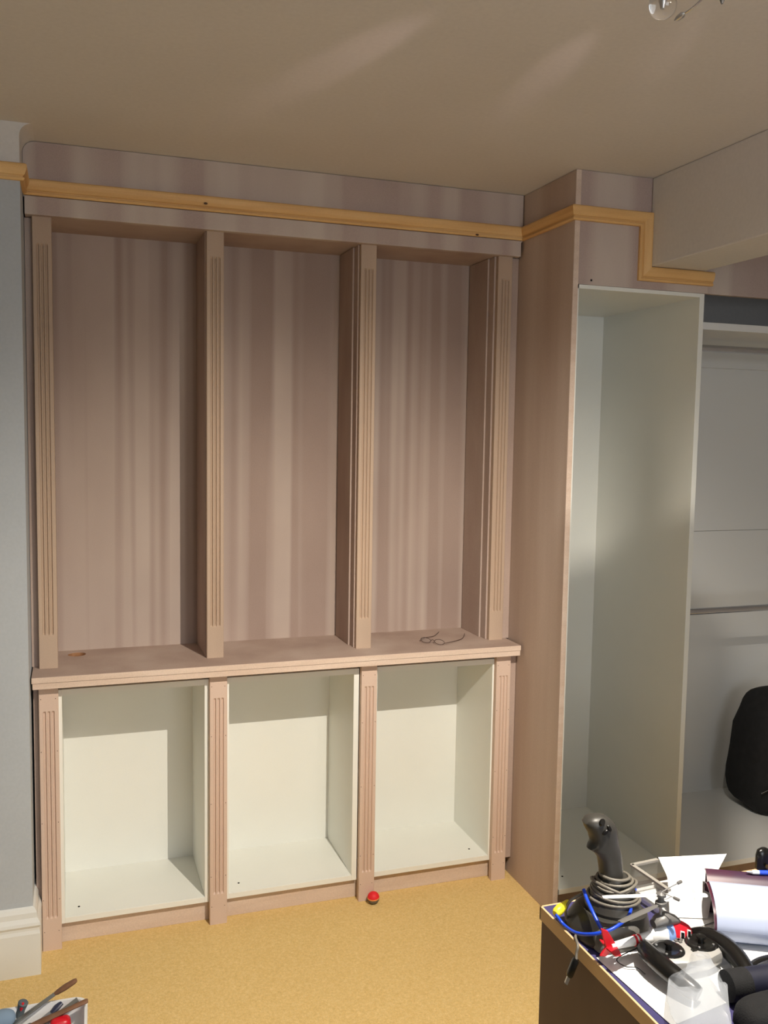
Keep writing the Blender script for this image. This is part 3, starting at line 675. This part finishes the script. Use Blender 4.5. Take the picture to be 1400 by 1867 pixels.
H3 = hp(-.003,0,.070)
for p in (at(1242,1607,z=H3.z+.004), at(1238,1641,z=H3.z-.002)):
    fl = obj('flybar', G().tube([H3, p], .0009, 6), M_steel, hc, smooth=60)
    d_ = (p-H3).normalized(); obj('flybar_weight', G().tube([p-d_*.010, p-d_*.009, p, p+d_*.001], [.0015,.0026,.0026,.0015], 8), M_grey, fl, smooth=40)
obj('antenna', G().tube(spline([hp(-.05,-.01,-.010), at(1125,1748,z=DZ+.010), at(1140,1762,z=DZ+.006), at(1160,1764,z=DZ+.006), at(1176,1776,z=DZ+.006)]), .0009, 6), M_blackpl, hc, smooth=60)

# ------------------------------------------------------------------ handset (remote control)
kz = DZ + .028
kr = at(1252, 1745, z=DZ+.004)
hs = thing('remote_handset', (kr.x, kr.y, DZ+.004), 'black and silver remote control handset with two round pads', 'remote control')
M_silver = mat('silver_plastic', (.48,.47,.45), .3, .3)
cL, cR = at(1217,1731,z=kz+.006), at(1276,1719,z=kz+.006)
rt = (cR-cL); rt.z = 0; sep = rt.length; rt.normalize(); bk = Vector((-rt.y, rt.x, 0)); mc = (cL+cR)/2
def kp(a_, b_, z_): return Vector((mc.x, mc.y, kz)) + rt*a_ + bk*b_ + Vector((0,0,z_))
g = G(); ol = [(-.058,-.012), (-.050,-.032), (-.024,-.040), (.024,-.040), (.050,-.032), (.058,-.012), (.058,.016), (.044,.027), (.018,.030), (-.018,.030), (-.044,.027), (-.058,.016)]
g.rings([[kp(a_*s, b_*s, z) for a_, b_ in ol] for s, z in ((.86,-.018), (.97,-.013), (1,-.004), (.96,.004), (.86,.007))])
obj('body', g, M_silver, hs, smooth=40)
for s_ in (-1, 1):
    c_ = kp(s_*sep/2, -.002, 0)
    pd = obj('stick_pad', G().lathe([(.026,.002), (.0265,.006), (.024,.009), (.018,.0095), (.016,.0085), (.004,.0085)], 24, c_), M_blackpl, hs, smooth=35)
    obj('thumb_stick', G().lathe([(.005,.008), (.004,.014), (.0075,.016), (.0075,.019), (.004,.0195)], 14, c_), M_blackpl, pd, smooth=35)
    for k in range(4):
        a_ = PI/4 + k*PI/2; q = c_ + rt*math.cos(a_)*.019 + bk*math.sin(a_)*.019
        obj('pad_screw', G().lathe([(.0022,.009), (.0022,.0105), (.001,.011)], 8, q), M_steel, pd, smooth=40)
g1 = spline([kp(-.050,.032,-.002), kp(-.061,.014,.002), kp(-.064,-.014,.003), kp(-.060,-.050,.000), kp(-.050,-.082,-.006), kp(-.044,-.094,-.009)], 5)
nn = len(g1); obj('grip', G().tube(g1, [.008 + .0075*math.sin(PI*min(1, (i+1)/nn*.93))**.6 for i in range(nn)], 14), M_blackpl, hs, smooth=60)
g2 = spline([kp(.036,.036,-.002), kp(.056,.022,.002), kp(.066,-.006,.003), kp(.067,-.040,.000), kp(.060,-.074,-.006), kp(.055,-.086,-.009)], 5)
nn = len(g2); obj('grip', G().tube(g2, [.008 + .0075*math.sin(PI*min(1, (i+1)/nn*.93))**.6 for i in range(nn)], 14), M_blackpl, hs, smooth=60)
cr_ = G()
for (a0, a1, b0, b1) in ((-.007,.007,-.0022,.0022), (-.0022,.0022,-.007,.007)):
    cr_.rings([[kp(a_, b_+.014, z) for a_, b_ in ((a0,b0), (a1,b0), (a1,b1), (a0,b1))] for z in (.006, .0095)])
obj('cross_button', cr_, M_grey, hs)
obj('power_switch', slab(kp(.002,-.020,0), rt*.008, bk*.006, kz+.006, kz+.010), M_blackpl, hs)

# ------------------------------------------------------------------ clear plastic bag
M_bagp = see_through('thin_clear_plastic', (.62,.66,.72), .22, .25)
outl = [(1258,1742), (1296,1750), (1312,1772), (1326,1800), (1330,1840), (1335,1880), (1290,1885), (1245,1880), (1222,1850), (1215,1822), (1219,1782), (1240,1790), (1250,1770)]
base_pts = [at(px, py, z=DZ+.03) for px, py in outl]; cxy = sum(base_pts, Vector())/len(base_pts)
def film(sgn, h):
    rings = []
    for s in (1, .85, .65, .45, .25, .08):
        r = []
        for k in range(len(base_pts)*3):
            i, t_ = divmod(k, 3); p = base_pts[i].lerp(base_pts[(i+1) % len(base_pts)], t_/3)
            q = cxy + (p-cxy)*s
            far = max(0, (q - cam.location).length - 1.86)
            z = h*(1-s*s) + .010*noise.noise(Vector((q.x*28, q.y*28, sgn*3))) + .006*noise.noise(Vector((q.x*70, q.y*70, sgn*9)))
            q = q + Vector((0,0,z)); r.append(q)
        rings.append(r)
    return G().rings(rings, True, True)
pb = thing('plastic_bag', (cxy.x, cxy.y, DZ+.002), 'crumpled clear plastic bag in front of the handset', 'plastic bag')
top = film(1, .040); low = film(-1, -.010)
for v in low.v: v.z = max(v.z, DZ+.004)
for v in top.v:
    v.z = max(v.z, DZ+.012)
obj('upper_film', top, M_bagp, pb, smooth=40); obj('lower_film', low, M_bagp, pb, smooth=40)

# ------------------------------------------------------------------ dark case, pouch, lead at the right edge
M_navyc = noisy('dark_navy_fabric', [(.006,.007,.020), (.011,.012,.030)], 30, (1,1,1), .6, fine=.1)
cs = thing('navy_case', at(1360, 1800, z=DZ+.003).to_tuple(), 'dark navy cylindrical case lying at the right edge of the desk', 'case')
rC = .022; c0 = at(1330, 1797, z=DZ+.004+rC); c1 = at(1500, 1772, z=DZ+.004+rC); d_ = (c1-c0); d_.z = 0; d_.normalize()
obj('tube', G().tube([c0, c0+d_*.003, c0+d_*.030, c0+d_*.15], [rC*.8, rC, rC, rC], 22), M_navyc, cs, smooth=40)
obj('end_cap', G().tube([c0-d_*.006, c0-d_*.005, c0+d_*.028, c0+d_*.029], [rC*.85, rC*1.03, rC*1.03, rC*.98], 22), M_black, cs, smooth=40)
up_ = Vector((0,0,1)); sd_ = d_.cross(up_)
def patch(a0, a1, t0, t1, m, nm):
    g = G(); r = []
    for a_ in (a0, a1):
        o_ = [c0 + d_*a_ + (sd_*math.cos(t_) + up_*math.sin(t_))*(rC+.0006) for t_ in [t0 + (t1-t0)*k/6 for k in range(7)]]
        r.append(o_ + [c0 + d_*a_ + (q - c0 - d_*a_)*.97 for q in reversed(o_)])
    g.rings(r); return obj(nm, g, m, cs)
patch(.056, .064, .2, .9, M_blue, 'printed_mark'); patch(.066, .095, .25, .45, M_wpl, 'printed_mark'); patch(.066, .095, .05, .2, M_red, 'printed_mark')
pch = lump(at(1410, 1852, z=DZ+.028), .060, .034, .026, .05, 11.0, .1, 24, 14, .6)
for v in pch.v: v.z = max(v.z, DZ+.0035)
tag(obj('pouch', pch, M_black, smooth=60), 'soft black pouch in the lower right corner of the desk', 'pouch')
arc = spline([at(1362,1768,z=DZ+.008), at(1374,1756,z=DZ+.010), at(1390,1748,z=DZ+.012), at(1412,1744,z=DZ+.010), at(1440,1748,z=DZ+.008)])
tag(obj('strap', G().tube(arc, .0055, 10, flat=.5), M_blackpl, smooth=60), 'glossy black strap curving behind the navy case', 'strap')
# far edge
kn = at(1398, 1572, z=DZ+.018)
kb = thing('gadget', (kn.x, kn.y, DZ), 'small black rounded gadget at the far desk edge', 'gadget')
g = G(); g.rings([[Vector((kn.x + r_*math.cos(2*PI*k/20), kn.y+.012 + r_*.6*math.sin(2*PI*k/20), DZ+z_)) for k in range(20)] for r_, z_ in ((.014,.0004), (.016,.004), (.016,.028), (.013,.038), (.006,.042))])
obj('body', g, M_blackpl, kb, smooth=40)
obj('ring', G().tube([(kn.x, kn.y-.0005, DZ+.010), (kn.x, kn.y-.003, DZ+.010)], .004, 12), mat('brass', (.5,.36,.12), .3, 1), kb, smooth=40)
pa, pb_ = at(1368, 1588, z=DZ+.100), at(1420, 1590, z=DZ+.100)
pa = F0 + ux*.075 + dv*.104 + Vector((0,0,.0615)); pdv = (ux*.96 + dv*.1).normalized()
pn = thing('pen', pa.to_tuple(), 'blue and white pen resting on the brochure ridge', 'pen')
obj('barrel', G().tube([pa, pa+pdv*.09], .0035, 10), M_wpl, pn, smooth=40)
obj('grip', G().tube([pa+pdv*.012, pa+pdv*.04], .0040, 10), M_blue, pn, smooth=40)
obj('tip', G().tube([pa-pdv*.010, pa], [.0008,.0033], 10), M_steel, pn, smooth=40)

# ------------------------------------------------------------------ tub of tools on the carpet
tzr = .16
tub = thing('tool_tub', (.0, -.72, 0), 'white plastic tub of hand tools on the carpet', 'tub')
def rrect(x0, x1, y0, y1, r, z, n=6):
    out = []
    for cx_, cy_, a0 in ((x1-r, y1-r, 0), (x0+r, y1-r, PI/2), (x0+r, y0+r, PI), (x1-r, y0+r, 3*PI/2)):
        for k in range(n+1):
            a_ = a0 + PI/2*k/n; out.append(Vector((cx_ + r*math.cos(a_), cy_ + r*math.sin(a_), z)))
    return out
tx0, tx1, ty0, ty1 = -.155, .116, -.86, -.593
rot = Matrix.Translation((0,-.72,0)) @ Matrix.Rotation(math.radians(-1.5), 4, 'Z') @ Matrix.Translation((0,.72,0))
g = G(); g.rings([rrect(tx0+.02, tx1-.02, ty0+.02, ty1-.02, .03, .001), rrect(tx0, tx1, ty0, ty1, .032, tzr-.012), rrect(tx0-.004, tx1+.004, ty0-.004, ty1+.004, .034, tzr-.010), rrect(tx0-.004, tx1+.004, ty0-.004, ty1+.004, .034, tzr), rrect(tx0+.003, tx1-.003, ty0+.003, ty1-.003, .030, tzr), rrect(tx0+.023, tx1-.023, ty0+.023, ty1-.023, .028, .005)])
obj('shell', g.xf(rot), M_wpl, tub, smooth=35)
M_brush = noisy('worn_wood_handle', [(.16,.075,.04), (.26,.13,.07)], 30, (1,1,1), .6)
M_blade = mat('dull_steel', (.33,.33,.31), .45, .8)
def flatbar(p, q, w0, w1, th, nrm):
    p, q = Vector(p), Vector(q); d = (q-p).normalized(); s = d.cross(Vector(nrm)).normalized(); n_ = s.cross(d).normalized()
    r = [[c_ + s*w_/2*a_ + n_*th/2*b_ for a_, b_ in ((-1,-1), (1,-1), (1,1), (-1,1))] for c_, w_ in ((p, w0), (q, w1))]
    return G().rings(r)
V = lambda px, py, z: at(px, py, z=z)
# wooden-handled chisel reaching out over the rim
c1_, c2_, c3_ = V(18,1872,.13), V(100,1812,.185), V(139,1787,.215)
ch = thing('chisel', ((c1_.x+c2_.x)/2, (c1_.y+c2_.y)/2, .10), 'wooden handled chisel poking out over the tub rim', 'chisel')
obj('blade', flatbar(c1_, c2_, .016, .012, .004, (0,0,1)), M_blade, ch, bevel=.0008)
obj('handle', G().tube([c2_, c2_.lerp(c3_,.12), c2_.lerp(c3_,.5), c2_.lerp(c3_,.9), c3_], [.005,.0075,.0095,.008,.006], 12, flat=.75), M_brush, ch, smooth=40)
c1_, c2_, c3_ = V(42,1878,.13), V(118,1843,.165), V(160,1824,.178)
pbh = thing('paintbrush', ((c1_.x+c2_.x)/2, (c1_.y+c2_.y)/2, .10), 'worn brown handled brush lying across the tub corner', 'brush')
obj('handle', G().tube([c1_, c1_.lerp(c3_,.3), c1_.lerp(c3_,.7), c3_.lerp(c1_,.03), c3_], [.009,.011,.008,.0085,.006], 12, flat=.6), M_brush, pbh, smooth=40)
obj('ferrule', G().tube([c1_.lerp(c3_,-.02), c1_.lerp(c3_,.12)], .0118, 12, flat=.65), M_blade, pbh, smooth=40)
c1_, c2_ = V(70,1876,.125), V(142,1822,.168)
fl_ = thing('file', ((c1_.x+c2_.x)/2, (c1_.y+c2_.y)/2, .10), 'grey flat steel file between chisel and brush', 'file')
obj('blade', flatbar(c1_, c2_, .012, .016, .004, (0,0,1)), M_blade, fl_, bevel=.0008)
obj('tang', flatbar(c1_.lerp(c2_, -.25), c1_, .003, .010, .003, (0,0,1)), M_steel, fl_)
sc = thing('screwdriver', V(35,1850,.10).to_tuple(), 'screwdriver with grey and red handle in the tub', 'screwdriver')
s0, s1 = V(30,1868,.11), V(43,1826,.175)
obj('handle', G().tube([s0, s0.lerp(s1,.1), s0.lerp(s1,.55), s0.lerp(s1,.7), s0.lerp(s1,.95), s1], [.006,.011,.012,.010,.0125,.009], 14), mat('slate_rubber', (.09,.11,.12), .6), sc, smooth=40)
q_ = s0.lerp(s1, .72); toC = (CAM - q_).normalized()
obj('red_inlay', G().tube([s0.lerp(s1,.60)+toC*.009, s0.lerp(s1,.75)+toC*.0105, s0.lerp(s1,.93)+toC*.009], [.003,.0052,.003], 10), M_red, sc, smooth=40)
obj('shaft', G().tube([s0, s0 - (s1-s0)*.6], .003, 8), M_steel, sc, smooth=40)
rd = lump(V(110,1868,.135), .026, .020, .018, .02, 5, .1, 18, 12, .6)
tag(obj('tape_measure', rd, M_red, smooth=50), 'red rounded tool showing in the tub corner', 'tool')
bc_ = lump(V(6,1856,.150), .030, .024, .020, .10, 8, .1, 20, 12, .9)
tag(obj('cloth', bc_, mat('pale_blue_cloth', (.20,.28,.38), .9), smooth=60), 'pale blue crumpled cloth in the tub beside the screwdriver', 'cloth')
sg = thing('scraper', V(95,1846,.10).to_tuple(), 'steel filling knife with dark handle in the tub', 'scraper')
s0, s1 = V(75,1866,.13), V(112,1828,.155)
obj('blade', flatbar(s0, s0.lerp(s1,.55), .030, .016, .0015, (0,0,1)), M_steel, sg)
obj('handle', G().tube([s0.lerp(s1,.5), s0.lerp(s1,.75), s1], [.006,.010,.008], 12, flat=.6), mat('dark_blue_handle', (.03,.035,.07), .4), sg, smooth=40)

# ------------------------------------------------------------------ ceiling lamp
lm = thing('ceiling_lamp', (BULB.x, BULB.y, CEIL), 'chrome wire ceiling lamp with small glass globes', 'ceiling lamp')
M_glass = mat('clear_glass', (1,1,1), .02); M_glass.node_tree.nodes['Principled BSDF'].inputs['Transmission Weight'].default_value = 1
M_glass.node_tree.nodes['Principled BSDF'].inputs['IOR'].default_value = 1.45
obj('canopy', G().lathe([(.060, CEIL), (.060, CEIL-.012), (.045, CEIL-.022), (.012, CEIL-.028), (.010, CEIL-.06)], 28, (BULB.x, BULB.y, 0)), M_chrome, lm, smooth=40)
obj('stem', G().tube([(BULB.x, BULB.y, CEIL-.05), (BULB.x, BULB.y, CEIL-.10)], .006, 12), M_chrome, lm, smooth=40)
gc = at(1208, 9, z=2.20); hubp = Vector((BULB.x, BULB.y, CEIL-.09))
v0 = gc - hubp; v0.z = 0; a0 = math.atan2(v0.y, v0.x); L0 = v0.length
for k in range(5):
    a_ = a0 + k*2*PI/5; d_ = Vector((math.cos(a_), math.sin(a_), 0)); c_ = hubp + d_*L0; c_.z = gc.z
    s_ = Vector((-d_.y, d_.x, 0))
    tip = c_ - d_*.012 - s_*.026 + Vector((0,0,-.006))
    if k == 0: tip = at(1236, 33, z=2.195)
    mid_ = hubp.lerp(tip, .55); mid_.z = tip.z + .055
    m2 = hubp.lerp(tip, .85); m2.z = tip.z + .012
    wr = obj('arm', G().tube(spline([hubp, hubp.lerp(tip,.25)+Vector((0,0,.012)), mid_, m2, tip], 8), .0014, 8), M_chrome, lm, smooth=60)
    dd = (tip - m2).normalized()
    obj('lamp_holder', G().tube([tip-dd*.012, tip-dd*.008, tip, tip+dd*.006], [.002,.0045,.004,.0015], 10), M_steel, wr, smooth=40)
    R1 = .0200; n1 = 14
    g = G().lathe([(R1*math.cos(t_), R1*math.sin(t_)) for t_ in [-PI/2 + PI*i/n1 for i in range(n1+1)]], 24, c_)
    g2_ = G().lathe([((R1-.0018)*math.cos(t_), (R1-.0018)*math.sin(t_)) for t_ in [-PI/2 + PI*i/n1 for i in range(n1+1)]], 24, c_)
    g2_.f = [tuple(reversed(q)) for q in g2_.f]
    gl = obj('glass_globe', g, M_glass, wr, smooth=80)
    obj('capsule', G().tube([c_+Vector((0,0,.012)), c_+Vector((0,0,.004)), c_+Vector((0,0,-.004))], [.0035,.0040,.002], 10), M_steel, gl, smooth=40)
# unseen can, hung from the hub, added to keep light off the wardrobe
ka = BULB + Vector((.067, .120, 0))
cn_ = obj('light_blocker', G().lathe([(.024, ka.z-.190), (.0235, ka.z-.188), (.0235, ka.z-.076), (.020, ka.z-.072), (.006, ka.z-.070)], 22, (ka.x, ka.y, 0)), M_grey, lm, smooth=40)
obj('blocker_arm', G().tube(spline([hubp, (ka.x-.02, ka.y-.04, hubp.z-.01), (ka.x, ka.y, hubp.z-.03), (ka.x, ka.y, ka.z-.07)]), .004, 8), M_chrome, cn_, smooth=60)
dp = at(1316, 7, z=2.235)
obj('drop_weight', G().tube([dp, dp+Vector((.001,.001,.012)), dp+Vector((.001,.001,.026)), dp+Vector((.001,.001,.034))], [.0015,.006,.007,.002], 12), M_grey, lm, smooth=40)
obj('drop_wire', G().tube(spline([dp+Vector((0,0,.03)), dp.lerp(hubp,.5)+Vector((0,0,.02)), hubp]), .001, 6), M_chrome, lm, smooth=60)
obj('finial', G().lathe([(.010, 2.275), (.016, 2.265), (.010, 2.252), (.002, 2.245)], 16, (BULB.x, BULB.y, 0)), M_steel, lm, smooth=40)
